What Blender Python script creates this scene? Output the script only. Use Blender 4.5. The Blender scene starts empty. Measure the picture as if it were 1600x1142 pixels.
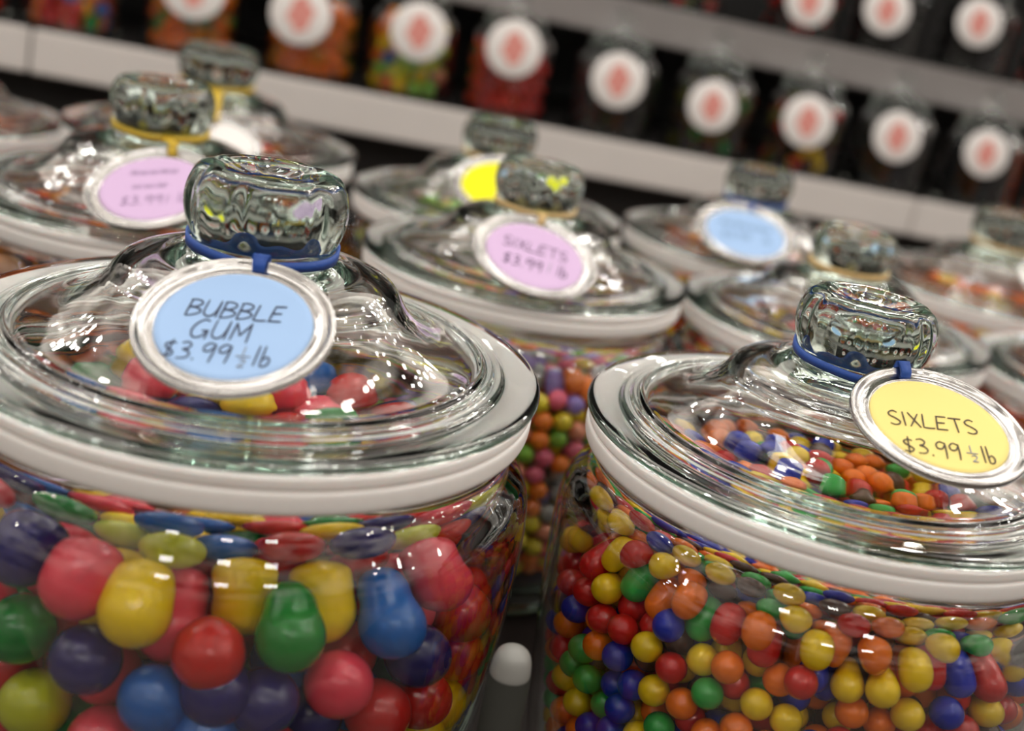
import bpy, bmesh, math, random
import numpy as np
from mathutils import Vector, Matrix
from mathutils.bvhtree import BVHTree

random.seed(7)
C = bpy.context.scene.collection
S = 0.085                      # metres per unit (flange radius of a middle-sized jar)
F = 1900.0                     # focal length in pixels of the 1600 px wide frame

# ------------------------------------------------------------------ camera frame -> world
up = np.array([.187, -1, -.348]); up /= np.linalg.norm(up)
f0 = np.array([0, 0, 1.]); yw = f0 - (f0 @ up) * up; yw /= np.linalg.norm(yw)
xw = np.cross(yw, up)
W = np.stack([xw, yw, up])
HT = 3.85                      # table top below the camera, in units
CAM = np.array([0, 0, HT * S])
def world(p):                  # camera-frame point in units -> world metres
    return W @ np.asarray(p, float) * S + CAM
def unproj(px, py, Z):
    return np.array([(px - 800) / F * Z, (py - 571) / F * Z, Z])
def pix(w):
    p = W.T @ ((np.asarray(w) - CAM) / S)
    return 800 + F * p[0] / p[2], 571 + F * p[1] / p[2], p[2]

cam_d = bpy.data.cameras.new('camera'); cam = bpy.data.objects.new('camera', cam_d); C.objects.link(cam)
m = Matrix.Identity(4)
for i, v in enumerate((W @ [1, 0, 0], W @ [0, -1, 0], W @ [0, 0, -1])):
    for k in range(3): m[k][i] = v[k]
for k in range(3): m[k][3] = CAM[k]
cam.matrix_world = m
cam_d.sensor_width = 36; cam_d.lens = 36 * F / 1600
cam_d.clip_start = .01; cam_d.clip_end = 50
cam_d.dof.use_dof = True; cam_d.dof.focus_distance = 4.75 * S; cam_d.dof.aperture_fstop = 6.0
bpy.context.scene.camera = cam

# ------------------------------------------------------------------ materials
def mat(name, color=(.8, .8, .8), rough=.5, metal=0, spec=.5, coat=0, sub=0, trans=0, noise=None):
    mt = bpy.data.materials.new(name); mt.use_nodes = True
    nt = mt.node_tree; b = nt.nodes['Principled BSDF']
    b.inputs['Base Color'].default_value = (*color, 1)
    b.inputs['Roughness'].default_value = rough
    b.inputs['Metallic'].default_value = metal
    b.inputs['Specular IOR Level'].default_value = spec
    b.inputs['Coat Weight'].default_value = coat; b.inputs['Coat Roughness'].default_value = .05
    b.inputs['Transmission Weight'].default_value = trans
    if sub:
        b.inputs['Subsurface Weight'].default_value = sub
        b.inputs['Subsurface Radius'].default_value = (1, .7, .6); b.inputs['Subsurface Scale'].default_value = .004
    if noise:
        sc, amt, bump = noise
        n = nt.nodes.new('ShaderNodeTexNoise'); n.inputs['Scale'].default_value = sc; n.inputs['Detail'].default_value = 4
        tc = nt.nodes.new('ShaderNodeTexCoord'); nt.links.new(tc.outputs['Object'], n.inputs['Vector'])
        if amt:
            mx = nt.nodes.new('ShaderNodeMix'); mx.data_type = 'RGBA'
            mx.inputs['A'].default_value = (*[c * (1 - amt) for c in color], 1)
            mx.inputs['B'].default_value = (*[min(1, c * (1 + amt)) for c in color], 1)
            nt.links.new(n.outputs['Fac'], mx.inputs['Factor']); nt.links.new(mx.outputs['Result'], b.inputs['Base Color'])
        if bump:
            bp = nt.nodes.new('ShaderNodeBump'); bp.inputs['Strength'].default_value = bump; bp.inputs['Distance'].default_value = .002
            nt.links.new(n.outputs['Fac'], bp.inputs['Height']); nt.links.new(bp.outputs['Normal'], b.inputs['Normal'])
    return mt

def glass(name, dens=11.0, wave=0.0):
    mt = bpy.data.materials.new(name); mt.use_nodes = True
    nt = mt.node_tree; nt.nodes.clear()
    o = nt.nodes.new('ShaderNodeOutputMaterial'); g = nt.nodes.new('ShaderNodeBsdfGlass')
    g.inputs['IOR'].default_value = 1.5; g.inputs['Roughness'].default_value = 0; g.inputs['Color'].default_value = (1, 1, 1, 1)
    nt.links.new(g.outputs[0], o.inputs['Surface'])
    # slight waviness of pressed glass
    if wave:
        n = nt.nodes.new('ShaderNodeTexNoise'); n.inputs['Scale'].default_value = 28; n.inputs['Detail'].default_value = 0
        tc = nt.nodes.new('ShaderNodeTexCoord'); nt.links.new(tc.outputs['Object'], n.inputs['Vector'])
        bp = nt.nodes.new('ShaderNodeBump'); bp.inputs['Strength'].default_value = wave; bp.inputs['Distance'].default_value = .002
        nt.links.new(n.outputs['Fac'], bp.inputs['Height']); nt.links.new(bp.outputs['Normal'], g.inputs['Normal'])
    v = nt.nodes.new('ShaderNodeVolumeAbsorption'); v.inputs['Color'].default_value = (.40, .58, .49, 1); v.inputs['Density'].default_value = dens
    nt.links.new(v.outputs[0], o.inputs['Volume'])
    return mt

GLASS = glass('clear_glass')
LIDGLASS = glass('pressed_lid_glass', 20)
GASKET = mat('frosted_white_plastic', (.86, .83, .81), .42, sub=.25, noise=(25, .03, .03))
METAL = mat('tin_rim', (.50, .49, .48), .12, 1, noise=(220, .06, .06))
INK = mat('navy_ink', (.012, .016, .05), .6)
INKB = mat('brown_black_ink', (.03, .018, .01), .6)
INKP = mat('faded_purple_ink', (.09, .05, .13), .6)
INKF = mat('very_faint_purple_ink', (.40, .28, .46), .6)
INKL = mat('faded_blue_ink', (.12, .22, .36), .6)
INKG = mat('grey_pencil', (.25, .28, .33), .7)
PAPER = {
    'blue': mat('light_blue_paper', (.35, .52, .80), .75, spec=.2, noise=(900, .02, 0)),
    'yellow': mat('soft_yellow_paper', (.84, .69, .24), .75, spec=.2, noise=(900, .02, 0)),
    'purple': mat('lilac_paper', (.63, .45, .69), .75, spec=.2, noise=(900, .02, 0)),
    'neon': mat('neon_yellow_paper', (.93, .88, .01), .75, spec=.2, noise=(900, .02, 0)),
    'white': mat('white_paper', (.85, .83, .82), .75, spec=.2, noise=(900, .02, 0)),
}
BAND = {
    'blue': mat('blue_elastic', (.016, .075, .36), .55, noise=(700, .12, .1)),
    'yellow': mat('mustard_elastic', (.62, .42, .03), .55, noise=(700, .12, .1)),
    'tan': mat('tan_elastic', (.66, .46, .2), .55, noise=(700, .12, .1)),
    'black': mat('black_ribbon', (.006, .006, .008), .5),
}
def candy(name, col, rough=.16):
    return mat(name + '_candy_shell', col, rough, spec=.42, coat=.1, noise=(160, .07, .05))
CANDY = {k: candy(k, v) for k, v in {
    'yellow': (.88, .60, .006), 'red': (.60, .016, .012), 'pink': (.82, .06, .095), 'green': (.008, .24, .03),
    'blue': (.012, .13, .48), 'navy': (.022, .018, .15), 'orange': (.88, .18, .004), 'brown': (.075, .028, .014),
    'lime': (.55, .58, .02), 'deep blue': (.012, .028, .42), 'bright green': (.03, .40, .06),
    'lavender': (.30, .23, .60), 'rose': (.83, .16, .26), 'pale green': (.24, .55, .06), 'peach': (.88, .34, .2),
    'lemon': (.80, .66, .04), 'grey': (.42, .46, .45), 'tangerine': (.9, .24, .03), 'grey brown': (.13, .09, .085),
    'black': (.007, .007, .008), 'amber': (.62, .22, .01), 'olive': (.12, .11, .015), 'white': (.8, .8, .8),
}.items()}

# ------------------------------------------------------------------ helpers
def tag(o, label=None, cat=None, group=None, kind=None):
    if label: o['label'] = label
    if cat: o['category'] = cat
    if group: o['group'] = group
    if kind: o['kind'] = kind
    return o
def empty(name, loc, label, cat, group=None, kind=None):
    o = bpy.data.objects.new(name, None); o.empty_display_size = .01; C.objects.link(o); o.location = loc
    return tag(o, label, cat, group, kind)
def link_mesh(name, me, mt, parent=None):
    o = bpy.data.objects.new(name, me); C.objects.link(o)
    if mt is not None and len(me.materials) == 0: me.materials.append(mt)
    if parent is not None: o.parent = parent
    return o
def mesh(name, verts, faces, smooth=True, fix=False):
    me = bpy.data.meshes.new(name); me.from_pydata([tuple(v) for v in verts], [], [tuple(f) for f in faces]); me.update()
    if fix:
        bm = bmesh.new(); bm.from_mesh(me); bmesh.ops.recalc_face_normals(bm, faces=bm.faces); bm.to_mesh(me); bm.free()
    if smooth: me.polygons.foreach_set('use_smooth', [True] * len(me.polygons))
    return me
def spline(pts, per=6, closed=False):
    P = np.array(pts, float); n = len(P); out = []
    rng = range(n) if closed else range(n - 1)
    for i in rng:
        if closed: a, b, c, d = P[i - 1], P[i], P[(i + 1) % n], P[(i + 2) % n]
        else: a, b, c, d = P[max(i - 1, 0)], P[i], P[i + 1], P[min(i + 2, n - 1)]
        for k in range(per):
            t = k / per
            out.append(.5 * (2 * b + (c - a) * t + (2 * a - 5 * b + 4 * c - d) * t * t + (3 * b - a - 3 * c + d) * t ** 3))
    if not closed: out.append(P[-1])
    return np.array(out)
def lathe(name, prof, segs=96, closed=False, mod=None, scale=1.0, smooth=True):
    prof = np.array(prof, float) * scale; prof[:, 0] = np.maximum(prof[:, 0], 0)
    V = []; rows = []
    for i, (r, z) in enumerate(prof):
        if not closed and i in (0, len(prof) - 1) and r < 1e-6:
            rows.append([len(V)]); V.append((0, 0, z)); continue
        row = []
        for k in range(segs):
            a = 2 * math.pi * k / segs
            rr = r * (mod(z / scale, a) if mod else 1)
            row.append(len(V)); V.append((rr * math.cos(a), rr * math.sin(a), z))
        rows.append(row)
    Fc = []
    pairs = [(i, i + 1) for i in range(len(rows) - 1)] + ([(len(rows) - 1, 0)] if closed else [])
    for i, j in pairs:
        A, B = rows[i], rows[j]
        for k in range(segs):
            k2 = (k + 1) % segs
            if len(A) == 1: Fc.append((A[0], B[k2], B[k]))
            elif len(B) == 1: Fc.append((A[k], A[k2], B[0]))
            else: Fc.append((A[k], A[k2], B[k2], B[k]))
    return mesh(name, V, Fc, smooth, fix=True)
def box(name, lo, hi, bevel=.001):
    bm = bmesh.new(); bmesh.ops.create_cube(bm, size=1)
    for v in bm.verts:
        for k in range(3): v.co[k] = (lo[k] + hi[k]) / 2 + v.co[k] * (hi[k] - lo[k])
    if bevel: bmesh.ops.bevel(bm, geom=list(bm.edges), offset=bevel, segments=2, affect='EDGES')
    me = bpy.data.meshes.new(name); bm.to_mesh(me); bm.free(); return me
def sphere_mesh(name, segs, rings):
    V = [(0, 0, 1)]; Fc = []
    for i in range(1, rings):
        t = math.pi * i / rings
        for k in range(segs):
            a = 2 * math.pi * k / segs; V.append((math.sin(t) * math.cos(a), math.sin(t) * math.sin(a), math.cos(t)))
    V.append((0, 0, -1)); L = len(V) - 1
    for k in range(segs): Fc.append((0, 1 + k, 1 + (k + 1) % segs))
    for i in range(rings - 2):
        for k in range(segs):
            a = 1 + i * segs + k; b = 1 + i * segs + (k + 1) % segs
            Fc.append((a, a + segs, b + segs, b))
    for k in range(segs): Fc.append((L - segs + (k + 1) % segs, L - segs + k, L))
    return V, Fc

# ------------------------------------------------------------------ the setting
def struct(name, me, mt, kind='structure'):
    o = link_mesh(name, me, mt); o['kind'] = kind; return o
FLOORZ = -.75
struct('floor', box('floor', (-3, -3, FLOORZ - .02), (3, 3, FLOORZ), 0), mat('grey_brown_floor', (.16, .13, .11), .4, noise=(6, .15, .02)))

# ------------------------------------------------------------------ candy jars
def knob_mod(z, a):                                     # hand-pressed glass is never quite round; the knob has seven flutes
    wob = 1 + .0035 * math.sin(2 * a + 9 * z) + .0025 * math.sin(5 * a - 16 * z)
    if z < .36: return wob if z > .045 else 1.0
    w = min(1, (z - .36) / .08); w = w * w * (3 - 2 * w)
    groove = abs(math.cos(3.5 * a + .5)) ** 7
    return 1 - w * .065 * groove + w * .012 * math.cos(7 * a + 1)
LID_OUT = [(0, .555), (.07, .558), (.14, .575), (.19, .592), (.235, .58), (.262, .535), (.272, .48), (.266, .43), (.25, .385), (.236, .352),
           (.235, .335), (.255, .31), (.31, .288), (.39, .272), (.438, .254), (.468, .228), (.489, .197), (.515, .163), (.56, .122), (.63, .08),
           (.70, .052), (.755, .04), (.785, .040), (.803, .028), (.822, .030), (.838, .016), (.858, .014), (.872, .002), (.90, 0), (.965, 0), (.992, -.004), (1.0, -.016), (1.0, -.024), (.992, -.0285)]
LID_IN = [(.96, -.0315), (.90, -.0375), (.84, -.0435), (.815, -.0438), (.80, -.034), (.785, -.012), (.75, -.006), (.69, .008), (.62, .034), (.555, .072), (.505, .11), (.465, .15), (.432, .186), (.385, .214), (.30, .23), (.18, .236), (0, .236)]
lid_prof = np.concatenate([spline(LID_OUT, 5), spline(LID_IN, 4)])
lid_prof[:, 0] = np.maximum(lid_prof[:, 0], 0)
LID = lathe('lid', lid_prof, 168, mod=knob_mod)
GAS = lathe('gasket', spline([(.80, -.046), (.93, -.046), (.972, -.046), (.982, -.050), (.983, -.075), (.975, -.081), (.975, -.086), (.985, -.093), (.986, -.125), (.982, -.152), (.968, -.165),
                              (.95, -.161), (.945, -.13), (.94, -.09), (.90, -.082), (.80, -.082), (.795, -.062)], 4, closed=True), 144, closed=True)
IN_P = [(0, -1.78), (.55, -1.78), (.68, -1.765), (.74, -1.72), (.82, -1.68), (.90, -1.55), (.945, -1.3), (.975, -1.0), (.985, -.75), (.984, -.56), (.976, -.46), (.963, -.39), (.943, -.33), (.918, -.28), (.893, -.235), (.872, -.20), (.862, -.17), (.863, -.14), (.872, -.098)]
OUT_P = [(.885, -.086), (.92, -.086), (.932, -.095), (.934, -.14), (.932, -.175), (.927, -.205), (.929, -.24), (.941, -.28), (.968, -.325), (1.005, -.372), (1.028, -.42), (1.037, -.49), (1.039, -.58), (1.035, -.78), (1.02, -1.0), (.99, -1.3), (.945, -1.56), (.86, -1.74), (.78, -1.85), (.70, -1.87), (.5, -1.86), (0, -1.86)]
body_prof = np.concatenate([spline(IN_P, 4), spline(OUT_P, 4)])
BODYH = {}
def body_mesh(H):             # H: height of the lid flange above the table in jar radii; only the part under the shoulder stretches
    key = round(H, 3)
    if key not in BODYH:
        p = body_prof.copy(); z = p[:, 1]; k = (H - .9) / (1.87 - .9)
        p[:, 1] = np.where(z < -.9, -.9 + (z + .9) * k, z)
        BODYH[key] = lathe('jar_body', p, 144)
    return BODYH[key]

UP = up
def h_of(c): return float(UP @ np.asarray(c))
class Jar: pass
JARS = {}
def jar(key, center, R, label, rot=0.0):
    j = Jar(); j.c = np.array(center, float); j.R = R; j.w = world(center); j.key = key
    H = (HT + h_of(center)) / R; j.H = H
    base = Vector((j.w[0], j.w[1], 0))
    j.root = empty('candy_jar', base, label, 'candy jar', 'glass candy jars on the table')
    s = R * S
    for nm, me, mt in (('body', body_mesh(H), GLASS), ('gasket', GAS, GASKET), ('lid', LID, LIDGLASS)):
        o = link_mesh(nm, me, mt, j.root); o.location = (0, 0, H * s); o.scale = (s, s, s)
        if nm == 'lid': o.rotation_euler.z = rot
        if nm == 'gasket': o['label'] = 'white frosted rim band under the glass lid'
        if nm == 'lid': o['label'] = 'clear glass lid with a fluted knob'
    JARS[key] = j; return j
def at_px(px, py, a, R):       # lid centre at a pixel, lid half-width a pixels, real radius R
    return unproj(px, py, F * R / a)
jar('gum', (-1.0, -.10, 4.69), 1.13, 'large clear candy jar of gumballs with the blue bubble gum tag', .35)
jar('six', (1.34, .302, 5.06), 1.04, 'clear candy jar of small bright candies with the yellow tag, in front', .1)
jar('pastel', (.085, -.657, 7.45), 1.0, 'clear candy jar of pastel candies with the lilac tag, behind the two front jars', .9)
jar('big', (2.106, -.319, 7.94), 1.0, 'clear candy jar with no tag in sight, behind the yellow-tagged front jar', .2)
jar('neon', (-.182, -1.32, 9.75), 1.1, 'clear candy jar with the neon yellow tag, behind the lilac-tagged jar', .5)
jar('light', at_px(1165, 375, 193, 1.1), 1.1, 'clear candy jar with the light blue tag, below the white shelf rail', .7)
jar('lilac', at_px(244, 298, 290, 1.12), 1.12, 'clear candy jar with the lilac tag half hidden behind the bubble gum knob', .3)
jar('far', at_px(332, 207, 225, 1.2), 1.2, 'clear candy jar with a white tag on a mustard band, behind the left lilac-tagged jar', 1.0)
jar('corner', at_px(-95, 168, 188, 1.1), 1.1, 'clear candy jar cut off by the left edge near the shelf', .4)
jar('orange', at_px(1546, 444, 193, 1.14), 1.14, 'clear jar of orange candy at the right edge with a blue tag', .6)
jar('edge', at_px(1772, 598, 243, 1.1), 1.1, 'clear jar of red and orange candies cut off by the right edge', .2)

# ------------------------------------------------------------------ handwriting
def arc(cx, cy, rx, ry, a0, a1, n=10):
    return [(cx + rx * math.cos(math.radians(a0 + (a1 - a0) * i / n)), cy + ry * math.sin(math.radians(a0 + (a1 - a0) * i / n))) for i in range(n + 1)]
G = {   # strokes in a unit-high cell, width first
    'B': (.78, [[(.1, 1), (.02, 0)], [(.0, .95)] + [(.35, 1.0), (.68, .88), (.66, .7), (.4, .55), (.12, .52)] + [(.45, .5), (.75, .36), (.72, .2), (.4, .05), (0, -.02)]]),
    'U': (.85, [[(.08, 1), (.04, .5), (.08, .15), (.3, 0), (.55, .08), (.72, .4), (.8, 1)], [(.8, 1), (.76, .02)]]),
    'L': (.72, [[(.12, 1), (.06, .5), (.02, .03)], [(.02, .03), (.4, .02), (.74, .06)]]),
    'E': (.75, [[(.14, .98), (.08, .5), (.02, .02)], [(.1, .98), (.75, 1.02)], [(.08, .52), (.6, .56)], [(.02, .02), (.7, .05)]]),
    'G': (.95, [[(.8, .95), (.5, 1.02), (.15, .75), (.02, .35), (.2, .04), (.55, .06), (.85, .38)], [(.55, .4), (.92, .42)], [(.87, .4), (.84, -.06)]]),
    'M': (1.1, [[(.08, .02), (.16, .95)], [(.16, .95), (.5, .3)], [(.5, .3), (.95, .98)], [(.95, .98), (.98, -.1)]]),
    'S': (.75, [[(.66, .92), (.4, 1.02), (.12, .85), (.15, .65), (.45, .5), (.72, .3), (.68, .1), (.4, 0), (.1, .08)]]),
    'I': (.28, [[(.12, 1), (.15, .0)]]),
    'X': (.72, [[(.04, 1), (.7, 0)], [(.66, .98), (.06, .02)]]),
    'T': (.8, [[(.0, .97), (.82, 1.0)], [(.42, 1), (.46, 0)]]),
    '$': (.75, [[(.68, .85), (.4, .9), (.12, .76), (.2, .56), (.5, .42), (.68, .24), (.45, .06), (.05, .1)], [(.44, 1.08), (.34, -.1)]]),
    '3': (.7, [[(.08, .92), (.4, 1.0), (.62, .84), (.5, .62), (.25, .54), (.55, .46), (.7, .24), (.5, .03), (.05, .0)]]),
    '.': (.3, [[(.1, .02), (.14, -.02), (.17, .0)]]),
    '9': (.74, [[(.66, .9), (.35, 1.0), (.08, .78), (.14, .52), (.42, .52), (.64, .8), (.68, .95)], [(.68, .95), (.66, .4), (.6, -.12)]]),
    '1': (.25, [[(.14, 1), (.1, 0)]]),
    '2': (.6, [[(.08, .8), (.3, 1.0), (.52, .8), (.4, .45), (.06, .04)], [(.06, .04), (.56, .06)]]),
    'l': (.26, [[(.14, 1.15), (.1, 0)]]),
    'b': (.62, [[(.1, 1.15), (.08, .02)], [(.08, .35), (.35, .56), (.56, .4), (.5, .12), (.25, .0), (.08, .06)]]),
    '-': (.6, [[(.0, .5), (.6, .52)]]),
    '~': (.7, [[(.0, .2), (.12, .8), (.22, .2), (.36, .7), (.46, .15), (.6, .75), (.66, .3)]]),
    'w': (.7, [[(.0, .7), (.1, .1), (.26, .6), (.4, .1), (.58, .8)], [(.62, .4), (.7, .3)]]),
    ' ': (.45, []),
}
def ribbon(V, Fc, pts, w, z):
    P = spline(pts, 5) if len(pts) > 2 else np.array([np.array(pts[0]) + (np.array(pts[1]) - np.array(pts[0])) * t for t in np.linspace(0, 1, 4)])
    n = len(P); base = len(V)
    for i in range(n):
        d = P[min(i + 1, n - 1)] - P[max(i - 1, 0)]; d = d / (np.linalg.norm(d) + 1e-9); q = np.array([-d[1], d[0]])
        ww = w * (.75 + .5 * math.sin(math.pi * (i + .5) / n))
        for s in (-1, 1):
            x, y = P[i] + q * ww * .5 * s
            V.append((x, y, z)); V.append((x, y, z - .006))
    for i in range(n - 1):
        a = base + i * 4
        Fc += [(a, a + 4, a + 6, a + 2), (a + 1, a + 3, a + 7, a + 5), (a, a + 1, a + 5, a + 4), (a + 2, a + 6, a + 7, a + 3)]
    e = base + (n - 1) * 4
    Fc += [(base, base + 2, base + 3, base + 1), (e, e + 1, e + 3, e + 2)]
def write(lines, pen=.0135, z=.034, ital=.1):
    V = []; Fc = []
    for text, x0, x1, y0, h, slope in lines:
        tot = sum(G[c][0] + .14 for c in text) - .14
        k = (x1 - x0) / tot; x = 0
        for c in text:
            wd, st = G[c]
            for s in st:
                jit = random.uniform(-.03, .03)
                pts = [np.array((x0 + (x + px) * k, y0 + slope * (x + px) * k + (py + jit) * h)) for px, py in s]
                ribbon(V, Fc, [q + np.array((ital * (q[1] - y0), 0)) for q in pts], pen, z)
            x += wd + .14
    return V, Fc
RIM = lathe('rim', spline([(.755, .012), (.775, .020), (.79, .034), (.805, .030), (.83, .018), (.87, .014), (.905, .022), (.93, .042), (.95, .060), (.972, .066), (.99, .058), (1.0, .036), (1.0, .0), (.985, -.02), (.95, -.03), (.80, -.028), (.76, -.02)], 4, closed=True), 120, closed=True)
DISC = lathe('disc', [(0, .024), (.70, .024), (.768, .024), (.772, .018), (.77, -.008), (.6, -.012), (0, -.012)], 64)

def price_tag(key, label, pcen, nrm, base_px, rt, paper, band, lines=None, ink=None, small=None, tagcat='price tag', hole=90, azim=None, group='round tin-rimmed price tags on the jars'):
    """pcen: tag centre (camera frame units), nrm: facing (camera frame), base_px: two pixels of the text baseline direction."""
    pcen = np.array(pcen, float); nrm = np.array(nrm, float); nrm /= np.linalg.norm(nrm)
    def hit(px):
        d = np.array([(px[0] - 800) / F, (px[1] - 571) / F, 1.]); t = (pcen @ nrm) / (d @ nrm); return d * t
    ex = hit(base_px[1]) - hit(base_px[0]); ex /= np.linalg.norm(ex)
    ex, en = W @ ex, W @ nrm
    ey = np.cross(en, ex); o = world(pcen)
    root = empty('price_tag', o, label, 'price tag', group)
    M = Matrix([[ex[0], ey[0], en[0]], [ex[1], ey[1], en[1]], [ex[2], ey[2], en[2]]])
    root.rotation_euler = M.to_euler()
    s = rt * S
    a = link_mesh('metal_rim', RIM, METAL, root); a.scale = (s, s, s)
    d = link_mesh('paper_disc', DISC.copy(), PAPER[paper], root); d.scale = (s, s, s); d['label'] = 'round ' + {'blue': 'light blue', 'purple': 'lilac', 'neon': 'neon yellow'}.get(paper, paper) + ' paper disc'
    if lines:
        V, Fc = write(lines); t = link_mesh('handwriting', mesh('handwriting', V, Fc, False), ink or INK, d)
    if small:
        V, Fc = write(small, .010); t = link_mesh('handwriting', mesh('handwriting', V, Fc, False), INKG, d); t['label'] = 'small thin grey fraction'
    # elastic band round the knob's neck, and the loop of it through the tag
    j = JARS[key]; R = j.R * S
    Mi = root.matrix_basis.inverted() if False else (Matrix.Translation(Vector(o)) @ M.to_4x4()).inverted()
    cz = j.w[2] + .345 * R; N = 96; V = []; Fc = []
    ha = math.radians(hole)
    holew = Vector(o) + M @ Vector((math.cos(ha) * .90 * s, math.sin(ha) * .90 * s, .05 * s))
    az = math.atan2(holew.y - j.w[1], holew.x - j.w[0])
    for i in range(N):
        t = 2 * math.pi * i / N
        lean = .014 * math.cos(t - az)
        for rr, zz in ((.243, -.015), (.252, -.016), (.253, .016), (.243, .017)):
            zz += -lean + .002 * math.sin(5 * t)
            V.append(Mi @ Vector((j.w[0] + rr * R * math.cos(t), j.w[1] + rr * R * math.sin(t), cz + zz * R)))
    for i in range(N):
        for k in range(4):
            Fc.append((i * 4 + k, ((i + 1) % N) * 4 + k, ((i + 1) % N) * 4 + (k + 1) % 4, i * 4 + (k + 1) % 4))
    b = link_mesh('elastic_band', mesh('elastic_band', V, Fc, True, fix=True), BAND[band], root)
    b['label'] = {'tan': 'tan', 'blue': 'blue', 'yellow': 'mustard', 'black': 'black'}[band] + ' elastic band'
    # knot + strap
    p0 = Vector((j.w[0] + .262 * R * math.cos(az), j.w[1] + .262 * R * math.sin(az), cz - .012 * R))
    side = Vector((-math.sin(az), math.cos(az), 0)); V = []; Fc = []
    outn = Vector((math.cos(az), math.sin(az), .3)).normalized()
    T_ = lambda k, h: Vector(o) + M @ Vector((math.cos(ha) * k * s, math.sin(ha) * k * s, h * s))
    path = [p0 + Vector((0, 0, .02 * R)), p0 + outn * .012 * R, T_(1.03, .10), T_(.96, .10), T_(.89, .06), T_(.86, .0)]
    wid = [.026, .034, .027, .022, .020, .018]
    P = spline([tuple(p) + (w,) for p, w in zip(path, wid)], 6)
    for i, q in enumerate(P):
        p = Vector(q[:3]); w = q[3] * R
        for sx, sn in ((-1, -.3), (1, -.3), (1, .3), (-1, .3)):
            V.append(Mi @ (p + side * sx * w + outn * sn * .012 * R * 2))
    for i in range(len(P) - 1):
        for k in range(4): Fc.append((i * 4 + k, i * 4 + (k + 1) % 4, i * 4 + 4 + (k + 1) % 4, i * 4 + 4 + k))
    e = (len(P) - 1) * 4; Fc += [(3, 2, 1, 0), (e, e + 1, e + 2, e + 3)]
    lp = link_mesh('band_knot', mesh('band_knot', V, Fc, True, fix=True), BAND[band], root)
    return root

def tagpos(key, nx, ny, off=.60):   # normalised pixel offsets -> centre at the depth of the tag
    Z = JARS[key].c[2] - off * JARS[key].R
    return np.array([nx * Z, ny * Z, Z])
price_tag('gum', 'round tin-rimmed tag handwritten BUBBLE GUM on light blue paper', tagpos('gum', -2.77 / 12.13, -.39 / 12.13), (.107, -.714, -.692), ((287, 483), (437, 497)), .334, 'blue', 'blue',
          [('BUBBLE', -.50, .45, .08, .24, .0), ('GUM', -.40, .18, -.23, .26, 0), ('$3.99', -.62, .03, -.53, .23, 0), ('lb', .26, .42, -.55, .24, 0)], INK,
          [('1', .15, .17, -.43, .13, 0), ('-', .09, .23, -.50, .12, 0), ('2', .12, .195, -.59, .11, 0)], hole=84)
price_tag('six', 'round tin-rimmed tag handwritten SIXLETS on soft yellow paper', tagpos('six', 4.76 / 13.58, .68 / 13.58), (.166, -.789, -.592), ((1397, 668), (1518, 684)), .332, 'yellow', 'blue',
          [('SIXLETS', -.60, .42, -.10, .24, .0), ('$3.99', -.55, .10, -.55, .24, 0), ('lb', .34, .48, -.57, .24, 0)], INKB,
          [('1', .225, .245, -.43, .12, 0), ('-', .17, .30, -.50, .12, 0), ('2', .20, .28, -.58, .11, 0)], hole=100)
price_tag('pastel', 'round tin-rimmed tag handwritten SIXLETS on lilac paper', tagpos('pastel', .35 / 18.93, -1.69 / 18.93, .68), (.281, -.703, -.654), ((785, 389), (878, 416)), .363, 'purple', 'tan',
          [('SIXLETS', -.54, .50, .06, .24, -.0), ('$3.99', -.50, .12, -.36, .24, 0), ('lb', .36, .52, -.36, .25, 0)], INKP, [('1', .22, .25, -.32, .24, 0)], hole=88)
price_tag('light', 'small tin-rimmed tag on light blue paper below the shelf rail, writing blurred', tagpos('light', 4.56 / 23.77, -2.57 / 23.77, .69), (.147, -.735, -.662), ((1120, 379), (1193, 394)), .428, 'blue', 'blue',
          [('~w~ww~w', -.5, .5, .14, .2, 0), ('$3.99', -.48, .08, -.25, .2, 0), ('lb', .34, .48, -.25, .2, 0)], INKL, hole=82)
price_tag('lilac', 'tin-rimmed tag on lilac paper, half hidden by the bubble gum jar knob', tagpos('lilac', -5.62 / 19.04, -2.76 / 19.04, .73), (.043, -.71, -.703), ((195, 329), (292, 324)), .362, 'purple', 'yellow',
          [('~ww~w', -.35, .35, .32, .18, 0), ('ww~', -.3, .2, -.02, .18, 0), ('$3.99', -.45, .15, -.38, .2, 0), ('1', .2, .24, -.38, .2, 0), ('lb', .36, .5, -.38, .2, 0)], INKF, hole=75)
price_tag('neon', 'tin-rimmed tag on neon yellow paper, half hidden behind a glass knob', unproj(783, 291, JARS['neon'].c[2] - .60 * 1.1), (.1, -.72, -.68), ((750, 290), (790, 300)), .385, 'neon', 'tan', hole=70)
price_tag('orange', 'tin-rimmed tag on blue paper at the right edge over the orange candy jar', unproj(1668, 446, JARS['orange'].c[2] - .64 * 1.14), (.1, -.72, -.68), ((1640, 440), (1680, 452)), .42, 'blue', 'tan', hole=130)
price_tag('far', 'plain white tag on a mustard band, behind the left lilac tag', unproj(366, 222, JARS['far'].c[2] - .66 * 1.2), (.62, -.55, -.6), ((350, 240), (385, 215)), .24, 'white', 'yellow', hole=80)


UPZ = -.38
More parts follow.
